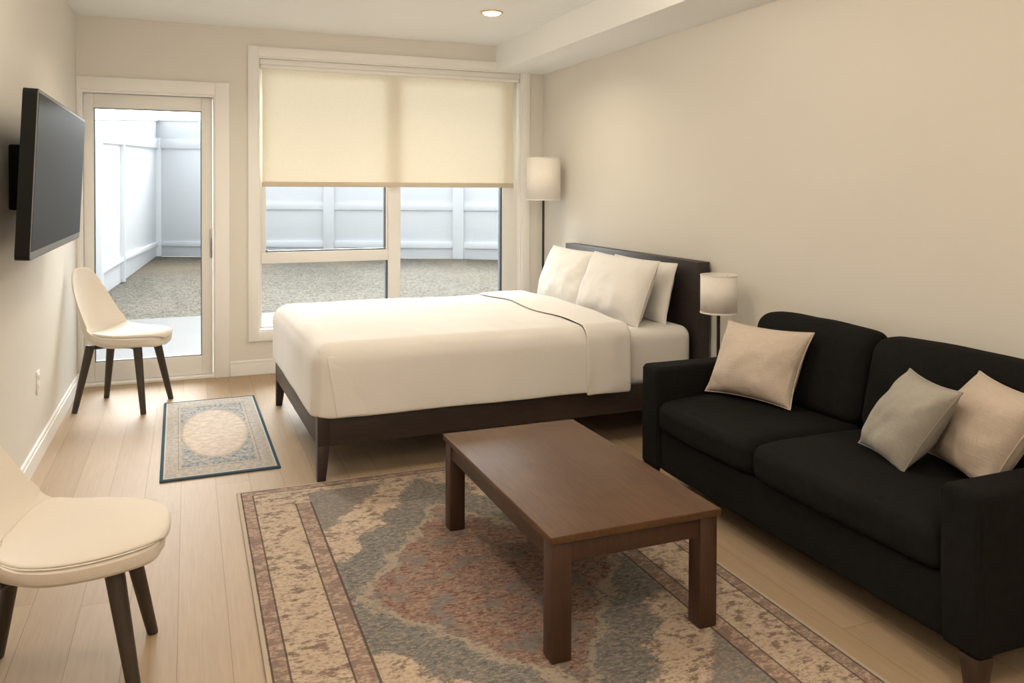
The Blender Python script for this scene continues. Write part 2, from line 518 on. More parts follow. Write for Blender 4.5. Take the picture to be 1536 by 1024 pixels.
# ------------------------------------------------------------------ roller blind
o = empty('roller_blind', (0, .05, 1.43), label='cream fabric roller blind half lowered over the wide window', cat='blind')
t = lambda bm: move(bm, (0, -.05, -1.43))
bm = bmesh.new(); box(bm, WX0 + .014, WX1 - .014, .012, .075, 2.335, WZ1 - .013, .006, 3)
obj('cassette', t(bm), M['frame'], o)
obj('headrail', t(B(WX0 + .02, WX1 - .02, .016, .07, 2.308, 2.335, r=.005)), M['trim'], o)
bm = bmesh.new(); nx, nzv = 60, 20
gv = [[bm.verts.new((1.243 + (3.290 - 1.243) * i / nx, .045 + .0016 * math.sin(i * .33) * (1 - j / nzv) + .0008 * nz((i * .1, j * .15, 0), 1), 1.450 + (2.312 - 1.450) * j / nzv)) for j in range(nzv + 1)] for i in range(nx + 1)]
for i in range(nx):
    for j in range(nzv): bm.faces.new((gv[i][j], gv[i + 1][j], gv[i + 1][j + 1], gv[i][j + 1]))
obj('blind_fabric', t(bm), M['blind'], o)
obj('bottom_rail', t(B(1.238, 3.295, .034, .056, 1.414, 1.452, r=.005, seg=3)), mat('blind_rail', (.60, .52, .41), .6, fn=paint((.60, .52, .41))), o)

# ------------------------------------------------------------------ outside
tag(obj('patio', B(-3, 9, .2, 3.78, -.2, -.10), M['concrete'], smooth=False), kind='structure')
bm = bmesh.new()
n = 60
gv = [[bm.verts.new((-9 + 34 * i / n, 3.78 + 16 * (j / n) ** 1.5, -.108 + (.008 * nz((i * .3, j * .3, 0), 1) if j > 0 else 0))) for j in range(n + 1)] for i in range(n + 1)]
for i in range(n):
    for j in range(n): bm.faces.new((gv[i][j], gv[i + 1][j], gv[i + 1][j + 1], gv[i][j + 1]))
tag(obj('lawn', bm, M['grass']), 'dry tan and grey grass lawn outside between patio and fence', 'lawn', kind='stuff')
FV = {  # fence corners: x, y, top, rail top, rail bottom, foot rail top, foot rail bottom
 'a0': (-.75, 1.2, 1.95, 1.80, 1.70, .30, .22), 'a1': (-.445, 5.56, 2.34, 2.12, 1.99, .29, .22), 'a2': (-.279, 7.84, 2.52, 2.25, 2.08, .31, .235), 'c': (.061, 12.95, 2.91, 2.47, 2.26, .22, .125),
 'b1': (3.574, 11.35, 2.84, 2.42, 2.22, .265, .12), 'b2': (6.10, 10.10, 2.78, 2.37, 2.17, .26, .125), 'b3': (8.35, 8.55, 2.72, 2.33, 2.13, .26, .13), 'b4': (10.5, 6.4, 2.66, 2.28, 2.08, .26, .13)}
def fence(name, label, keys, midrail):
    f = empty(name, (FV[keys[0]][0], FV[keys[0]][1], -.10), label=label, cat='fence', group='white vinyl fence runs round the yard')
    org = Vector((FV[keys[0]][0], FV[keys[0]][1], -.10))
    def slab(n_, a, b, za0, za1, zb0, zb1, th, off=0.0, m='white_vinyl'):
        p, q = Vector(a[:2]), Vector(b[:2]); dd = (q - p).normalized(); nn = Vector((-dd.y, dd.x)) * th / 2
        bot = [(p + nn, za0), (q + nn, zb0), (q - nn, zb0), (p - nn, za0)]; top = [(p + nn, za1), (q + nn, zb1), (q - nn, zb1), (p - nn, za1)]
        bm = bmesh.new()
        hexa(bm, [Vector((v.x, v.y, z)) - org for v, z in bot], [Vector((v.x, v.y, z)) - org for v, z in top], .006)
        obj(n_, bm, M[m], f)
    for i, (ka, kb) in enumerate(zip(keys, keys[1:])):
        a, b = FV[ka], FV[kb]
        slab('panel', a, b, -.10, a[3] - .02, -.10, b[3] - .02, .03)
        slab('top_panel', a, b, a[3], a[2] - .04, b[3], b[2] - .04, .05)
        slab('top_cap', a, b, a[2] - .05, a[2], b[2] - .05, b[2], .12)
        slab('rail', a, b, a[4], a[3], b[4], b[3], .13)
        slab('rail', a, b, a[6], a[5], b[6], b[5], .12)
        if midrail and i > 0 or (midrail and keys[0] != 'c'):
            slab('rail', a, b, .935, 1.085, .935, 1.085, .12)
        elif midrail:
            m_ = tuple(a[k] + (b[k] - a[k]) * .42 for k in range(7)); slab('post', m_, tuple(m_[k] + (b[k] - a[k]) * .045 for k in range(7)), -.10, m_[3], -.10, m_[3], .15)
            slab('rail', m_, b, .935, 1.085, .935, 1.085, .12)
    for k in keys[(1 if keys[0] == 'c' else 0):]:
        a = FV[k]; w_ = .115 if k != 'a2' else .07
        bm = bmesh.new(); box(bm, a[0] - w_ - org.x, a[0] + w_ - org.x, a[1] - w_ - org.y, a[1] + w_ - org.y, 0, a[3] + .12, .012)
        if keys[0] == 'c':
            r = Matrix.Rotation(-.46, 3, 'Z'); c0 = Vector((a[0] - org.x, a[1] - org.y, 0))
            for v in bm.verts: v.co = r @ (v.co - c0) + c0
        obj('post', bm, M['white_vinyl'], f)
    return f
fence('fence', 'white vinyl panel fence running away along the left of the yard, seen through the door', ['a0', 'a1', 'a2', 'c'], False)
fence('fence', 'white vinyl panel fence across the back of the yard, seen through the window', ['c', 'b1', 'b2', 'b3', 'b4'], True)

# ------------------------------------------------------------------ bed
YN, YF = -2.45, -.93             # near / far side
XF, XH = 1.288, 3.445             # foot / head
def skew(bm):                     # the foot end stands a little out of square
    for v in bm.verts:
        k = max(0, min(1, (2.9 - v.co.x) / 1.5)); v.co.x -= (v.co.y - YN) * .03 * k
    return bm
BO = Vector((2.35, -1.7, 0))
def bt(bm): return move(skew(bm), -BO)
bed = empty('platform_bed', BO, label='dark espresso wood platform bed frame with tall headboard and tapered legs', cat='bed')
RT, RB = .322, .172
obj('side_rail', bt(B(XF + .055, XH, YN, YN + .028, RB, RT, r=.003)), M['bedwood'], bed)
obj('side_rail', bt(B(XF + .055, XH, YF - .028, YF, RB, RT, r=.003)), M['bedwood'], bed)
obj('foot_rail', bt(B(XF, XF + .028, YN + .05, YF - .05, RB, RT, r=.003)), M['bedwood'], bed)
for y0, sg in ((YN, 1), (YF, -1)):
    for x0, sx in ((XF, 1), (XH - .02, -1)):
        bm = bmesh.new(); wt, wb = .058, .038
        q = lambda ww, z: [(x0, y0, z), (x0 + sx * ww, y0, z), (x0 + sx * ww, y0 + sg * ww, z), (x0, y0 + sg * ww, z)]
        hexa(bm, q(wt, RB - .0), q(wt, RT), .002)
        bm2 = bmesh.new(); hexa(bm2, q(wb, 0), q(wt, RB), .002)
        me = bpy.data.meshes.new('t'); bm2.to_mesh(me); bm2.free(); bm.from_mesh(me); bpy.data.meshes.remove(me)
        obj('leg', bt(bm), M['bedwood'], bed)
obj('slat_deck', bt(B(XF + .03, XH, YN + .03, YF - .03, .255, .285)), M['bedwood'], bed)
hb = bmesh.new(); box(hb, 3.448, 3.532, -2.425, -.665, .10, .985, .005)
obj('headboard', move(hb, -BO), M['headwood'], bed)

# mattress with its fitted sheet
MX0, MX1, MZ0, MZ1 = XF + .05, 3.425, .286, .618
def mfn(p, nrm):
    p = p.copy(); p += Vector((0, 0, 1)) * (nz(p, 3, 2) * .006 if p.z > .1 else 0)
    if nrm.y < -.5: p.y += nz((p.x * 2, 0, p.z), 5, 4) * .006
    return p
ml = MX1 - MX0
bm = soft_box((ml, 1.47, MZ1 - MZ0), .07, (16, 12, 3), 5, mfn)
mo = Vector(((MX0 + MX1) / 2, (YN + YF) / 2, (MZ0 + MZ1) / 2))
move(bm, mo); skew(bm); move(bm, (-mo.x, -mo.y, -MZ0))
tag(obj('mattress', bm, M['sheet'], mtx=Matrix.Translation((mo.x, mo.y, MZ0)), mods=[subsurf(1)]), 'thick mattress in a white fitted sheet, bare below the pillows at the headboard end', 'mattress')

# bed cover: draped over top, foot and both sides, tucked behind the rails
CX1 = 2.715
def side_out(wx, hz): return .010 * hz + .012 * hz * (.5 + .5 * math.sin(wx * 9)) - .004 * mnoise.noise(Vector((wx * 8, 0, hz * 3)))
def cover(x0, x1, out, zt, zb, r, n, fold=None, seed=0, step=True):
    sx, sy, sz = x1 - x0, (YF - YN) + 2 * out, zt - zb
    c = Vector(((x0 + x1) / 2, (YN + YF) / 2, (zt + zb) / 2))
    def fn(p, nrm):
        q = p.copy(); wx = c.x + p.x; hz = (zt - (c.z + p.z)) / sz
        top = nrm.z > .6
        if top or abs(p.z - sz / 2) < 1e-4:
            q.z += .010 * nz((wx * 1.4, p.y * 1.6, 0), 1.6, seed) + .003 * nz((wx, p.y, 0), 9, seed)
            q.z += .012 * (1 - min(1, abs(p.y) / (sy / 2)) ** 2)
        if p.y < -sy / 2 + r * .3:           # near side: soft vertical folds
            q.y -= side_out(wx, hz)
        if p.y > sy / 2 - r * .3: q.y += .008 * hz * math.sin(wx * 8)
        if p.x < -sx / 2 + r * .3: q.x += -.006 * hz + .006 * nz((0, p.y * 2, p.z), 3, seed)
        if hz > .98: q.z += .012 * nz((wx * 2, p.y * 2, 0), 2, seed + 3)
        return q
    bm = soft_box((sx, sy, sz), r, n, 5, fn, skip=('-z', '+x'))
    # open the head end fully: drop everything past the straight edge
    lim = sx / 2 - r
    dele = [v for v in bm.verts if v.co.x > lim + 1e-4]
    bmesh.ops.delete(bm, geom=dele, context='VERTS')
    # and the lower rounding
    lz = -sz / 2 + r
    dele = [v for v in bm.verts if v.co.z < lz - .02]
    bmesh.ops.delete(bm, geom=dele, context='VERTS')
    move(bm, c); skew(bm); move(bm, -Vector((c.x, c.y, zb)))
    return bm, Vector((c.x, c.y, zb))
r = .085
bm, cc = cover(XF - .008, CX1 + r, .016, .648, .285 - r + .042, r, (64, 18, 8))
bedspread = obj('bed_cover', bm, M['sheet'], mtx=Matrix.Translation(cc), mods=[solid(.012, 1), subsurf(1)])
# the lapped corner at the foot: the side drop laid over the end drop
bm = bmesh.new(); gr = []
for j in range(17):
    h_ = .13 + .87 * j / 16; row = []
    for i in range(15):
        t_ = (i / 14) ** 1.5
        x = XF + .030 + .055 * h_ + t_ * .36
        y = YN - .016 - side_out(x, h_) - .013 * (1 - t_) * min(1, (h_ - .10) * 5) + .006 * t_
        row.append(bm.verts.new((x, y, .648 - .327 * h_ - .006 * (1 - t_) * h_)))
    gr.append(row)
for a, b in zip(gr, gr[1:]):
    for i in range(14): bm.faces.new((a[i], a[i + 1], b[i + 1], b[i]))
move(bm, -cc)
obj('corner_fold', bm, M['sheet'], bedspread, mods=[solid(.005, 0), subsurf(1)])
tag(bedspread, 'large smooth white bed cover draped over the foot and sides of the mattress', 'bedding')

# flat sheet turned down over the cover
def band(x0, x1, out, zt, zb, r, seed):
    bm = bmesh.new(); n1 = 10
    # profile across the bed
    prof = []
    y0, y1 = YN - out, YF + out
    for i in range(9): prof.append((y0, zb + (zt - r - zb) * i / 8, 0))
    for i in range(1, 6): a = i / 6 * PI / 2; prof.append((y0 + r - r * math.cos(a), zt - r + r * math.sin(a), 1))
    for i in range(25): prof.append((y0 + r + (y1 - y0 - 2 * r) * i / 24, zt, 2))
    for i in range(1, 6): a = i / 6 * PI / 2; prof.append((y1 - r + r * math.sin(a), zt - r + r * math.cos(a), 1))
    for i in range(9): prof.append((y1, zt - r - (zt - r - zb) * i / 8, 0))
    g = []
    for (y, z, k) in prof:
        row = []
        for i in range(n1 + 1):
            t_ = i / n1
            xa = x0 + .035 * nz((0, y * 1.3, 0), 1.5, seed) * (1 if k else .3) - (.05 * max(0, y - YN) if k == 2 else 0)
            xb = x1 + .02 * nz((3, y * 1.3, 0), 1.5, seed)
            x = xa + (xb - xa) * t_
            zz = z + (.012 * (1 - min(1, abs((y - (YN + YF) / 2) / (.76))) ** 2) + .010 * nz((x * 1.4, (y - (YN + YF) / 2) * 1.6, 0), 1.6, 0) if k == 2 else 0)
            yy = y + (.010 * nz((x * 3, 0, z * 2), 3, seed) if k == 0 else 0)
            row.append(bm.verts.new((x, yy, zz + .004 * math.sin(t_ * PI))))
        g.append(row)
    for a, b in zip(g, g[1:]):
        for i in range(n1): bm.faces.new((a[i], a[i + 1], b[i + 1], b[i]))
    return bm
bm = band(2.70, 2.975, .030, .664, .292, .085, 1.7); skew(bm); move(bm, (-2.84, 1.69, -.292))
tag(obj('flat_sheet', bm, M['sheet'], mtx=Matrix.Translation((2.84, -1.69, .292)), mods=[solid(.008, 1), subsurf(1)]), 'white flat sheet folded back in a band across the bed in front of the pillows', 'bedding')

def bed_pillow(center, right, up, w, h, t, seed, label):
    bm, pts, P = pillow(w, h, t, 30, .05, .012, seed, 2.8)
    o = obj('bed_pillow', bm, M['pillowcase'], mtx=frame_mtx(center, right, up), mods=[subsurf(1)])
    tag(o, label, 'pillow', 'white pillows against the headboard')
    obj('seam', piping(pts, P, .003), M['pillowcase'], o)
    return o
bed_pillow((3.215, -1.16, .790), (0, -1, 0), (.34, 0, .94), .72, .40, .17, 3, 'plump white pillow on the window side of the bed, leaning on the headboard')
bed_pillow((3.335, -1.955, .788), (.02, -1, 0), (.22, 0, .97), .72, .37, .12, 11, 'white pillow standing behind another on the sofa side, only its edge showing')
bed_pillow((3.165, -1.95, .798), (.0, -1, 0), (.36, 0, .93), .80, .41, .19, 8, 'front white pillow on the sofa side of the bed, overlapping its neighbour')

# ------------------------------------------------------------------ lamps
def lamp(loc, pole_top, z0, z1, r0, r1, label):
    o = empty('floor_lamp', loc, label=label, cat='lamp', group='slim black floor lamps with drum shades')
    obj('base', lathe(bmesh.new(), [(.10, 0), (.11, .004), (.11, .014), (.10, .02), (.014, .024)], 40), M['black_metal'], o)
    obj('pole', lathe(bmesh.new(), [(.0095, .02), (.0095, pole_top)], 16), M['black_metal'], o)
    bm = bmesh.new(); lathe(bm, [(r0, z0), (r1, z1)], 56, close=False)
    s = obj('lamp_shade', bm, M['shade'], o, mods=[solid(.002)])
    for z, r in ((z0, r0), (z1, r1)):
        obj('hem', lathe(bmesh.new(), [(r + .0012, z - .004), (r + .0012, z + .004), (r - .0032, z + .004), (r - .0032, z - .004), (r + .0012, z - .004)], 56, close=False), M['shade'], s)
    bm = bmesh.new()
    for a in range(3):
        an = a * 2 * PI / 3 + .4
        taper(bm, (0, 0, z1 - .03), (math.cos(an) * (r1 - .003), math.sin(an) * (r1 - .003), z1 - .012), .002, .002, 6, 1)
    obj('spider', bm, M['black_metal'], o)
    obj('bulb', lathe(bmesh.new(), [(.012, pole_top), (.014, pole_top + .03), (.028, pole_top + .07), (.026, pole_top + .09), (.01, pole_top + .105)], 20), mat('frosted_bulb', (.85, .84, .8), .4), o)
    return o
lamp((3.368, -.42, 0), 1.40, 1.318, 1.65, .138, .136, 'tall floor lamp with white drum shade in the corner beyond the bed')
lamp((3.35, -2.755, 0), .81, .750, .947, .096, .096, 'short black-stemmed lamp with white drum shade between headboard and sofa')

# ------------------------------------------------------------------ sofa
sx0, sx1, sy0, sy1 = 2.712, 3.53, -4.79, -3.03       # front, back, near, far
SO = Vector((3.12, -3.91, 0))
sofa = empty('sofa', SO, label='black fabric two seat sofa with track arms along the right wall', cat='sofa')
def so(n, bm, m='sofa', **k): return obj(n, move(bm, -SO), M[m], sofa, **k)
def fuzz(seed, a=.004, s=6):
    return lambda p, nrm: p + nrm * (nz(p, s, seed) * a)
AW = .132
def sb(x0, x1, y0, y1, z0, z1, r, n, fn=None):
    bm = soft_box((x1 - x0, y1 - y0, z1 - z0), r, n, 4, fn)
    return move(bm, ((x0 + x1) / 2, (y0 + y1) / 2, (z0 + z1) / 2))
so('base', sb(sx0 + .022, sx1, sy0 + AW - .005, sy1 - AW + .005, .115, .30, .015, (8, 20, 3), fuzz(1)))
for y0, y1, z1 in ((sy0, sy0 + AW, .575), (sy1 - AW, sy1, .585)):
    a = so('armrest', sb(sx0, sx1, y0, y1, .115, z1, .022, (10, 4, 6), fuzz(y0, .003)))
    # welt seams on the front face edges
    bm = bmesh.new()
    for yy in (y0 + .008, y1 - .008):
        taper(bm, (sx0 + .006, yy, .13), (sx0 + .006, yy, z1 - .018), .0035, .0035, 8, 1)
    obj('welt', move(bm, -SO), M['sofa'], a)
so('backrest', sb(sx1 - .13, sx1, sy0 + AW - .01, sy1 - AW + .01, .115, .755, .04, (3, 20, 8), fuzz(3)))
ym = -3.825
ss = lambda a, b, x: max(0, min(1, (x - a) / (b - a)))
for i, (y0, y1) in enumerate(((ym + .002, sy1 - AW - .002), (sy0 + AW + .002, ym - .002))):
    hx, hy = (3.30 - sx0 + .008) / 2, (y1 - y0) / 2
    def cf(p, nrm, hx=hx, hy=hy, i=i):
        q = p + nrm * (nz(p, 5, i * 9) * .006)
        if p.z > .03: q.z += .020 * (1 - (p.x / hx) ** 2) * (1 - (p.y / hy) ** 4) - .008 * ss(.6, 1, -p.x / hx)
        q.x -= .010 * (1 - (p.y / hy) ** 2) * (1 if nrm.x < -.5 else 0)
        return q
    s = so('seat_cushion', sb(sx0 - .006, 3.30, y0, y1, .298, .442, .045, (10, 12, 2), cf), mods=[subsurf(1)])
for i, (y0, y1) in enumerate(((ym + .004, sy1 - AW + .045), (sy0 + AW - .045, ym - .004))):
    hy, hz = (y1 - y0) / 2, .185
    def bf(p, nrm, hy=hy, hz=hz, i=i):
        q = p + nrm * (nz(p, 5, i * 5 + 30) * .008)
        if nrm.x < -.3: q.x -= .035 * (1 - (p.y / hy) ** 2) * (1 - (p.z / hz) ** 2)
        if p.z > 0: q.z += .016 * (1 - (p.y / hy) ** 2) * (p.z / hz)
        q.x += (p.z + hz) * .25
        return q
    bm = soft_box((.17, y1 - y0, .37), .06, (2, 12, 8), 4, bf)
    so('back_cushion', move(bm, (3.295, (y0 + y1) / 2, .62)), mods=[subsurf(1)])
for x, y in ((sx0 + .036, sy0 + .036), (sx0 + .036, sy1 - .036), (sx1 - .07, sy0 + .045), (sx1 - .07, sy1 - .045)):
    bm = bmesh.new()
    hexa(bm, [(x + a * .02, y + b * .02, 0) for a, b in ((-1, -1), (1, -1), (1, 1), (-1, 1))], [(x + a * .032, y + b * .032, .118) for a, b in ((-1, -1), (1, -1), (1, 1), (-1, 1))], .003)
    so('leg', bm, 'sofaleg')

def throw(name, bl, br, tl, t, m, seed, label, g=1.0, pinch=.085):
    bl, br, tl = Vector(bl), Vector(br), Vector(tl)
    w, h = (br - bl).length * g, (tl - bl).length * g
    c = bl + (br - bl) / 2 + (tl - bl) / 2
    bm, pts, P = pillow(w, h, t, 34, pinch, .014, seed, 2.2)
    r = (br - bl).normalized(); u = (tl - bl)
    # keep a slight lozenge: shear the cloth so the corners land where they lie
    up = (u - r * u.dot(r)).normalized(); sh = u.dot(r) / max(1e-6, u.dot(up))
    for v in bm.verts: v.co.x += v.co.y * sh
    o = obj(name, bm, M[m], mtx=frame_mtx(c, r, up), mods=[subsurf(1)])
    pb = piping(pts, P, .0032)
    for v in pb.verts: v.co.x += v.co.y * sh
    obj('piping', pb, M[m], o)
    tag(o, label, 'cushion', 'throw cushions on the sofa')
    return o
throw('throw_pillow', (2.955, -3.195, .468), (3.10, -3.60, .468), (3.085, -3.19, .785), .20, 'beige', 2, 'square beige linen cushion leaning in the far corner of the sofa near the short lamp', 1.0)
throw('throw_pillow', (3.05, -4.03, .468), (2.94, -4.335, .462), (3.10, -4.20, .762), .17, 'grey', 6, 'grey linen cushion tilted in front of a beige one on the sofa', .97)
throw('throw_pillow', (3.20, -4.20, .468), (3.035, -4.57, .468), (3.245, -4.36, .775), .19, 'beige2', 9, 'beige ribbed cushion behind the grey one against the near sofa arm', .98)

# ------------------------------------------------------------------ coffee table
tx0, tx1, ty0, ty1, tz = 1.694, 2.290, -4.218, -3.149, .3925
TO = Vector(((tx0 + tx1) / 2, (ty0 + ty1) / 2, .012))
table = empty('coffee_table', TO, label='low rectangular walnut brown coffee table standing on the large rug', cat='table')
def to(n, bm, m='tableleg', **k): return obj(n, move(bm, -TO), M[m], table, **k)
to('tabletop', B(tx0, tx1, ty0, ty1, tz - .024, tz, r=.0035, seg=3), 'tablewood')
lg = .066; ins = .008
for x in (tx0 + ins, tx1 - ins - lg):
    for y in (ty0 + ins, ty1 - ins - lg):
        to('leg', B(x, x + lg, y, y + lg, .0125, tz - .024, r=.006, seg=2))
for y in (ty0 + ins + .008, ty1 - ins - .030):
    to('apron', B(tx0 + ins + lg, tx1 - ins - lg, y, y + .022, tz - .088, tz - .024, r=.002))
for x in (tx0 + ins + .008, tx1 - ins - .030):
    to('apron', B(x, x + .022, ty0 + ins + lg, ty1 - ins - lg, tz - .088, tz - .024, r=.002))

# ------------------------------------------------------------------ rugs
def rug_big_fn(b):
    v = coords(); x, y, z = sep(v)
    HX, HY = .82, 1.17
    ax, ay = x.abs(), y.abs()
    ex, ey = HX - ax, HY - ay          # distance in from the edges
    e = ex.min(ey)
    stair = (noise(comb((x * 34).floor() / 34, (y * 30).floor() / 30, 0.0), 9, 4, .75) - .5) * .75 + (noise(v, 24, 4, .75) - .5) * .45
    lobe = ((ay * 5.2).fract() - .5).abs() * .16 + ((ax * 7.0).fract() - .5).abs() * .10
    jag = noise(comb(x * .6, y, 0.0), 85, 3, .7) - .5
    sp = noise(comb(x * .5, y, 0.0), 52, 5, .75)          # mottling drawn out along the weave
    sp2 = noise(comb(x * .55 + 4.3, y + 2.2, 0.0), 95, 4, .75)
    sp3 = noise(comb(x + 9.1, y - 3.4, 0.0), 9, 4, .6)
    spm = noise(comb(x * .7 - 2.1, y + 7.0, 1.0), 24, 4, .7)
    cream, tan = (.60, .49, .375), (.49, .385, .29)
    rust, rust2 = (.15, .062, .048), (.30, .195, .155)
    blue, blue2 = (.078, .088, .098), (.185, .185, .178)
    dark = (.075, .058, .05)
    ground = mix(((sp3 - .5) * 2 + .5).max(0).min(1), tan, cream)
    ground = mix((sp - .3) * .8, ground, (.54, .42, .31))
    motif = mix((sp2 - .42).step(0, .16), (.15, .085, .07), (.13, .11, .10))
    speck = (spm * .5 + sp * .5 + (sp3 - .5) * .3).step(.50, .585)
    speck2 = sp2.step(.50, .58)
    field = mix(speck * .85, ground, motif)
    field = mix(speck2 * .55, field, (.26, .185, .15))
    dm = (ax / .66 + (ay / 1.06)) + stair * .5 + jag * .2 + lobe - .08
    dr = (ax / .47 + (ay / .68)) + stair * .5 + jag * .2 + lobe - .08
    ring_c = mix(sp.step(.38, .60), blue, blue2)
    ring_c = mix(spm.step(.54, .66) * .45, ring_c, (.40, .325, .25))
    ring_c = mix(speck2 * .55, ring_c, (.44, .365, .28))
    heart_c = mix(sp.step(.36, .62), rust, rust2)
    heart_c = mix(spm.step(.50, .62) * .55, heart_c, (.36, .27, .205))
    heart_c = mix(speck2 * .55, heart_c, (.46, .35, .265))
    heart_c = mix((sp3 + sp * .4).step(.70, .80) * .65, heart_c, blue2)
    heart_c = mix(noise(comb(x * .5 + 1, y - 5, 2.0), 70, 3, .7).step(.58, .66) * .6, heart_c, (.12, .075, .065))
    field = mix(dm.step(1.02, .98) * .92, field, ring_c)
    field = mix((1 - (dr - 1.03).abs().step(.01, .055)) * .75, field, (.43, .35, .265))
    field = mix(dr.step(1.02, .96) * .93, field, heart_c)
    cy = HY - .10 - ay
    ds = (.50 - ax) / .36 + cy / .46 + stair * .6 + jag * .25      # corner spandrels
    field = mix(ds.step(1.03, .95) * (ax.lt(.52)) * .8, field, ring_c)
    inner_y = ey.gt(.23)
    guard = ex.gt(.235) * ex.lt(.300) * inner_y
    gcol = mix(sp2.step(.42, .56), (.27, .155, .125), mix(spm.step(.42, .58), (.50, .39, .30), (.22, .19, .17)))
    border = ex.lt(.235).max(ey.lt(.12))
    wide = mix(speck * .85, ground, motif)
    wide = mix(speck2 * .6, wide, (.26, .18, .145))
    col = mix(border, field, wide)
    col = mix(guard * .9, col, gcol)
    outer = e.gt(.016) * e.lt(.066)
    col = mix(outer * .9, col, gcol)
    def line(d_, at, w_): return 1 - (d_ - at).abs().step(w_ * .5, w_)
    L = line(e, .018, .004).max(line(e, .066, .004)).max(line(ex, .235, .004) * inner_y).max(line(ex, .300, .0055) * inner_y)
    col = mix(L * .85, col, dark)
    col = mix(e.lt(.014), col, (.50, .42, .335))
    fine = noise(comb(x * .3, y, 0.0), 300, 2)
    col = mix((fine - .38) * .5, col, (.20, .15, .12))
    link(col, b.inputs['Base Color'])
    link(bump(fine + sp * .5, .5, .004), b.inputs['Normal'])
M['rug'] = mat('persian_rug', (.4, .3, .2), .97, spec=.05, fn=rug_big_fn)
bm = bmesh.new(); box(bm, -.82, .82, -1.17, 1.17, 0, .012, .004, 2)
tag(obj('area_rug', bm, M['rug'], mtx=Matrix.Translation((1.742, -3.635, 0))), 'large faded persian rug in beige, rust and slate blue under the coffee table', 'rug')

def rug_small_fn(b):
    v = coords(); x, y, z = sep(v)
    HX, HY = .28, .755
    ax, ay = x.abs(), y.abs(); ex, ey = HX - ax, HY - ay; e = ex.min(ey * .75)
    yy = y * .42
    n1 = noise(comb(x, yy, 0.0), 60, 4, .7); n2 = noise(comb(x * .7, yy * 2, 3.0), 34, 4, .65)
    cream, greyb, blue, navy, pink = (.54, .47, .40), (.40, .385, .36), (.24, .29, .335), (.055, .095, .13), (.48, .38, .33)
    border = mix(n1.step(.42, .6), greyb, cream)
    border = mix(n2.step(.52, .62) * .4, border, blue)
    border = mix(((ex - .045).abs().lt(.012)) * n1.step(.48, .56) * .5, border, pink)
    inn = (ex - .095).min(ey * .6 - .095)
    medal = (ax / .175) * (ax / .175) + (ay / .47) * (ay / .47) + (n1 - .5) * .5
    cent = mix(n2.step(.42, .6), (.50, .43, .365), (.60, .525, .45))
    cornr = mix(n1.step(.38, .6), (.17, .225, .28), (.40, .39, .37))
    f = mix(medal.lt(1.0), cornr, cent)
    f = mix((1 - (medal - 1.0).abs().step(.02, .12)) * .5, f, (.42, .33, .27))
    f = mix((ey.gt(.2)) * (medal.gt(1.05)) * n2.step(.48, .56) * .6, f, cream)
    col = mix(inn.gt(0), border, f)
    def line(d_, at, w_): return 1 - (d_ - at).abs().step(w_ * .5, w_)
    col = mix(line(inn, 0.0, .006) * .7, col, (.50, .42, .34))
    col = mix(line(inn, -.010, .003) * .6, col, (.2, .19, .18))
    col = mix(e.lt(.024), col, (.56, .53, .48))
    col = mix(e.lt(.016), col, navy)
    fine = noise(comb(x * .3, y, 0.0), 300, 2)
    link(col, b.inputs['Base Color']); link(bump(fine + n1, .4, .003), b.inputs['Normal'])
M['rug2'] = mat('small_rug', (.4, .35, .3), .97, spec=.05, fn=rug_small_fn)
bm = bmesh.new(); box(bm, -.28, .28, -.755, .755, 0, .009, .003, 2)
tag(obj('accent_rug', bm, M['rug2'], mtx=Matrix.Translation((.860, -1.42, 0)) @ Matrix.Rotation(.012, 4, 'Z')), 'small pale blue and beige rug with navy edge by the bed foot', 'rug')

# ------------------------------------------------------------------ chairs
def catmull(P, t):
    n = len(P) - 1; f = t * n; i = min(int(f), n - 1); u = f - i
    p0, p1, p2, p3 = P[max(i - 1, 0)], P[i], P[i + 1], P[min(i + 2, n)]
    return tuple(.5 * ((2 * b) + (c - a) * u + (2 * a - 5 * b + 4 * c - dd) * u * u + (-a + 3 * b - 3 * c + dd) * u ** 3) for a, b, c, dd in zip(p0, p1, p2, p3))
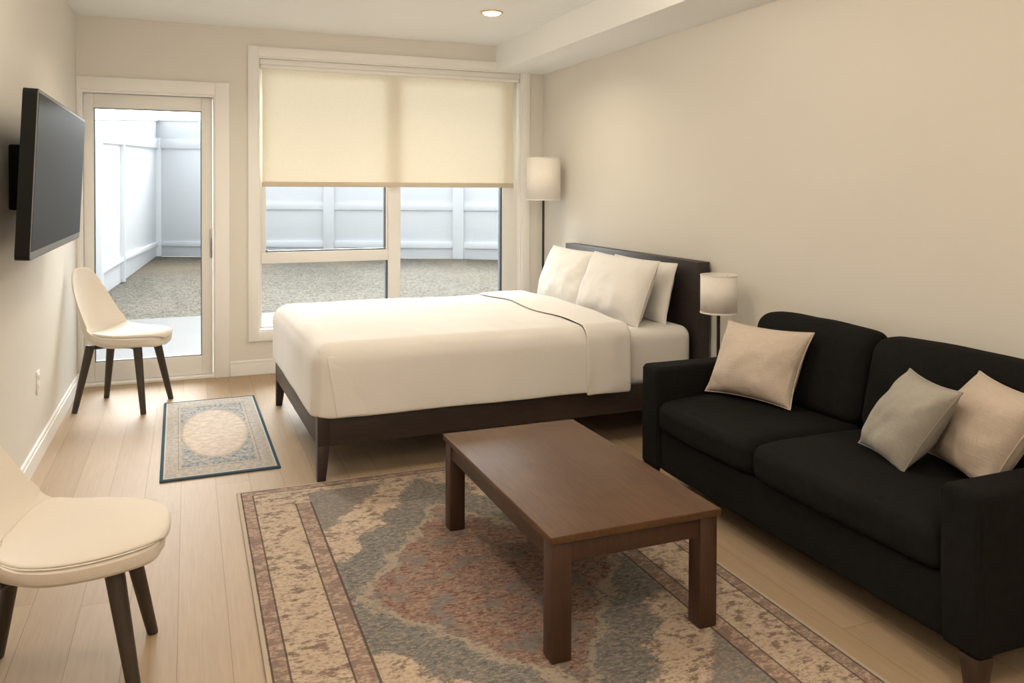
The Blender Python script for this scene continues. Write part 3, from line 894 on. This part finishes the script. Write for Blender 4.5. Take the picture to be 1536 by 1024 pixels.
# x, z, half-width, curl
SH = [(.264, .425, .035, .0), (.262, .440, .075, .0), (.244, .452, .128, .0), (.190, .459, .180, .0), (.10, .453, .218, .010), (0, .442, .234, .030), (-.09, .436, .234, .062),
      (-.155, .458, .230, .085), (-.195, .515, .220, .085), (-.215, .585, .205, .068), (-.232, .660, .188, .048), (-.248, .735, .166, .030), (-.260, .800, .136, .016), (-.268, .845, .094, .006), (-.271, .862, .045, .0)]
def frame_at(s):
    x, z, hw, cu = catmull(SH, s)
    xa, za, *_ = catmull(SH, max(0, s - .01)); xb, zb, *_ = catmull(SH, min(1, s + .01))
    d = Vector((xb - xa, 0, zb - za)).normalized()
    return x, z, hw, cu, Vector((d.z, 0, -d.x))
def shell(off=0.0, t0=0.0, t1=1.0, k=1.0, ns=46, nt=20, puff=0.0):
    bm = bmesh.new(); rows = []
    for i in range(ns + 1):
        x, z, hw, cu, nrm = frame_at(t0 + (t1 - t0) * i / ns)
        if t1 - t0 > .99: nrm = nrm.lerp(Vector((0, 0, 1)), max(0, 1 - i / 6)).normalized()
        row = []; e = 1.0
        if t1 - t0 < 1:   # pad: round its ends
            q = i / ns; e = min(1, math.sqrt(max(0, 1 - (abs(2 * q - 1)) ** 5)) + .02)
        for j in range(nt + 1):
            u = -1 + 2 * j / nt
            c = cu * abs(u * k * e) ** 2.6
            pf = puff * max(0, (1 - abs(u) ** 4)) * (1 - abs(2 * (i / ns) - 1) ** 6) if puff else 0
            row.append(bm.verts.new(Vector((x, u * hw * k * e, z)) + nrm * (c + off + pf)))
        rows.append(row)
    for a, b in zip(rows, rows[1:]):
        for j in range(nt): bm.faces.new((a[j], a[j + 1], b[j + 1], b[j]))
    return bm
def thick_shell(ns=46, nt=20):
    """moulded tub: inner face as shell(), deep rounded underside below the seat thinning up the back"""
    bm = shell(0, 0, 1, 1, ns, nt); bm.verts.ensure_lookup_table()
    inner = [[bm.verts[i * (nt + 1) + j] for j in range(nt + 1)] for i in range(ns + 1)]
    outer = []
    for i in range(ns + 1):
        s_ = i / ns; x, z, hw, cu, nrm = frame_at(s_)
        th = .022 + .048 * max(0, min(1, (.62 - s_) / .25)) * max(.35, min(1, s_ / .16))
        dirn = nrm.lerp(Vector((-.25 * max(0, 1 - s_ * 3) - 0, 0, 1)) if s_ < .42 else nrm, .8).normalized()
        row = []
        for j in range(nt + 1):
            p = inner[i][j].co; u = -1 + 2 * j / nt
            row.append(bm.verts.new(Vector((p.x, p.y * .93, p.z)) - dirn * th * (1 - .25 * abs(u) ** 4)))
        outer.append(row)
    for a, b in zip(outer, outer[1:]):
        for j in range(nt): bm.faces.new((a[j], b[j], b[j + 1], a[j + 1]))
    def rim(a, b):
        for k in range(len(a) - 1): bm.faces.new((a[k], a[k + 1], b[k + 1], b[k]))
    rim(inner[0], outer[0]); rim(outer[-1], inner[-1])
    rim([r_[0] for r_ in outer], [r_[0] for r_ in inner]); rim([r_[-1] for r_ in inner], [r_[-1] for r_ in outer])
    return bm
def make_chair(loc, rz, label, sc=1.0):
    o = empty('side_chair', loc, rz, label=label, cat='chair', group='cream moulded chairs along the left wall')
    o.scale = (sc, sc, sc)
    sh = obj('seat_shell', thick_shell(), M['chair'], o, mods=[subsurf(1)])
    pad = obj('seat_pad', shell(.002, .055, .50, .93, 30, 20, .014), M['chair'], o, mods=[solid(.012, 1), subsurf(1)])
    # stitched seam round the pad
    ring = []
    bm = bmesh.new(); src = shell(.004, .055, .50, .945, 30, 20, 0)
    bd = [e for e in src.edges if e.is_boundary]
    for e in bd: taper(bm, e.verts[0].co, e.verts[1].co, .0028, .0028, 6, 1)
    src.free()
    obj('seam', bm, M['chair'], pad)
    bm = bmesh.new()
    box(bm, -.09, .09, -.07, .07, .372, .388, .004)
    for sx in (-1, 1):
        for sy in (-1, 1):
            taper(bm, (sx * .05, sy * .04, .385), (sx * .146, sy * .120, .384), .014, .012, 10, 2)
    obj('bracket', bm, M['black_metal'], o)
    for sx in (-1, 1):
        for sy in (-1, 1):
            bm = bmesh.new(); taper(bm, (sx * .146, sy * .120, .398), (sx * .212, sy * .180, 0.0), .026, .0165, 18, 6)
            for v in bm.verts: v.co.z = max(v.co.z, 0.0)
            obj('leg', bm, M['chairleg'], o)
    return o
def dup(root, loc, rz, label):
    r = root.copy(); C.objects.link(r); r.location = loc; r.rotation_euler = (0, 0, rz); r['label'] = label
    for ch in list(root.children):
        c = ch.copy(); C.objects.link(c); c.parent = r
        for g_ in list(ch.children):
            q = g_.copy(); C.objects.link(q); q.parent = c
    return r
ch = make_chair((.390, -3.756, 0), math.radians(-3), 'cream upholstered shell chair with dark legs nearest the camera at lower left', 1.0)
ch.scale = (1.0, 1.12, .92)
dup(ch, (.335, -.610, 0), math.radians(-24), 'cream upholstered shell chair with dark legs standing by the glass door').scale = (1.03, 1.03, 1.03)

# ------------------------------------------------------------------ television
tv = empty('television', (.168, -2.13, 1.452), label='large black flat television tilted out from the left wall on a bracket', cat='television')
tv.rotation_euler = (0, math.radians(2.8), math.radians(.2))
TW, TH = .76, .322
def rrect(bm, x0, x1, hw, hh, r, n=6):
    def loop(x):
        L = []
        for cx, cy, a0 in ((hw - r, hh - r, 0), (-hw + r, hh - r, 90), (-hw + r, -hh + r, 180), (hw - r, -hh + r, 270)):
            for i in range(n + 1):
                a = math.radians(a0 + 90 * i / n); L.append(bm.verts.new((x, cx + r * math.cos(a), cy + r * math.sin(a))))
        return L
    a, b = loop(x0), loop(x1); N = len(a)
    for i in range(N): bm.faces.new((a[i], a[(i + 1) % N], b[(i + 1) % N], b[i]))
    bm.faces.new(a[::-1]); bm.faces.new(b)
    return bm
obj('cabinet', rrect(bmesh.new(), -.032, .016, TW, TH, .022), M['tvblack'], tv)
obj('bezel', rrect(bmesh.new(), .0155, .0185, TW - .003, TH - .003, .02), M['bezel'], tv)
bm = bmesh.new(); box(bm, .0183, .0200, -TW + .016, TW - .012, -TH + .032, TH - .014, .001, 1)
obj('screen', bm, M['screen'], tv)
obj('rear_housing', B(-.06, -.031, -.36, .36, -.2, .2, r=.01), M['tvblack'], tv)
mt = empty('tv_wall_mount', (0, -2.15, 1.305), label='black bracket box holding the television to the left wall', cat='mount')
obj('wall_plate', B(0, .105, -.14, .14, 0, .285, r=.008), M['tvblack'], mt)
obj('arm', B(.105, .110, -.04, .03, .06, .22, r=.006), M['tvblack'], mt)

# ------------------------------------------------------------------ light
wd = bpy.data.worlds.new('World'); S.world = wd; wd.use_nodes = True
bg = wd.node_tree.nodes['Background']; X.nt = wd.node_tree
# overcast sky; bright patch beyond the back fence added to light the room
dx, dy, dz = sep(coords('Generated'))
el, az = math.radians(40), math.radians(-8)
dot = dx * (math.cos(el) * math.sin(az)) + dy * (math.cos(el) * math.cos(az)) + dz * math.sin(el)
glow = dot.step(.55, 1.0)
link(mix(glow, (.90, .955, 1.0), (1.0, .985, .95)), bg.inputs[0])
link(glow * 17.0 + 1.8, bg.inputs[1])
def downlight(x, y, e, col=(1.0, .86, .66), size=.14, spread=170):
    l = bpy.data.lights.new('downlight', 'AREA'); l.shape = 'DISK'; l.size = size; l.energy = e; l.color = col; l.spread = math.radians(spread)
    o = bpy.data.objects.new('downlight', l); C.objects.link(o); o.location = (x, y, H - .03); return o
downlight(2.63, -1.20, 7, spread=138)
downlight(.95, -1.20, 6, spread=138)  # added fill out of view, no fixture modelled here
def room_fill(x, y, e, col=(1.0, .855, .685)):          # added fill lights without fixtures, unseen, over the front half of the room
    l = bpy.data.lights.new('room_fill', 'POINT'); l.energy = e; l.color = col; l.shadow_soft_size = .13
    o = bpy.data.objects.new('room_fill', l); C.objects.link(o); o.location = (x, y, 2.36); return o
for x, y, e in ((1.0, -3.3, 15), (2.0, -3.3, 13), (1.0, -5.7, 24), (2.0, -5.9, 15), (1.6, -7.4, 20)):
    room_fill(x, y, e)

# ------------------------------------------------------------------ camera
f_px, shy = 1207.45, -209.64
yaw, pitch, roll = -.38247, -.016015, .003574
cam = bpy.data.cameras.new('camera'); co = bpy.data.objects.new('camera', cam); C.objects.link(co)
fw = Vector((-math.sin(yaw), math.cos(yaw), 0)); rt = Vector((math.cos(yaw), math.sin(yaw), 0)); up = Vector((0, 0, 1))
f2 = fw * math.cos(pitch) + up * math.sin(pitch); u2 = up * math.cos(pitch) - fw * math.sin(pitch)
r3 = rt * math.cos(roll) + u2 * math.sin(roll); u3 = u2 * math.cos(roll) - rt * math.sin(roll)
m = Matrix.Identity(4)
for i in range(3): m[i][0], m[i][1], m[i][2] = r3[i], u3[i], -f2[i]
m.translation = Vector((.72028, -6.32697, 1.40502))
co.matrix_world = m
cam.sensor_fit = 'HORIZONTAL'; cam.sensor_width = 36; cam.lens = f_px / 1536 * 36; cam.shift_y = shy / 1536
cam.clip_start = .02; cam.clip_end = 200
S.camera = co

S.view_settings.view_transform = 'Standard'; S.view_settings.look = 'None'
S.view_settings.exposure = 0.30; S.view_settings.gamma = 1.0; S.view_settings.use_curve_mapping = False
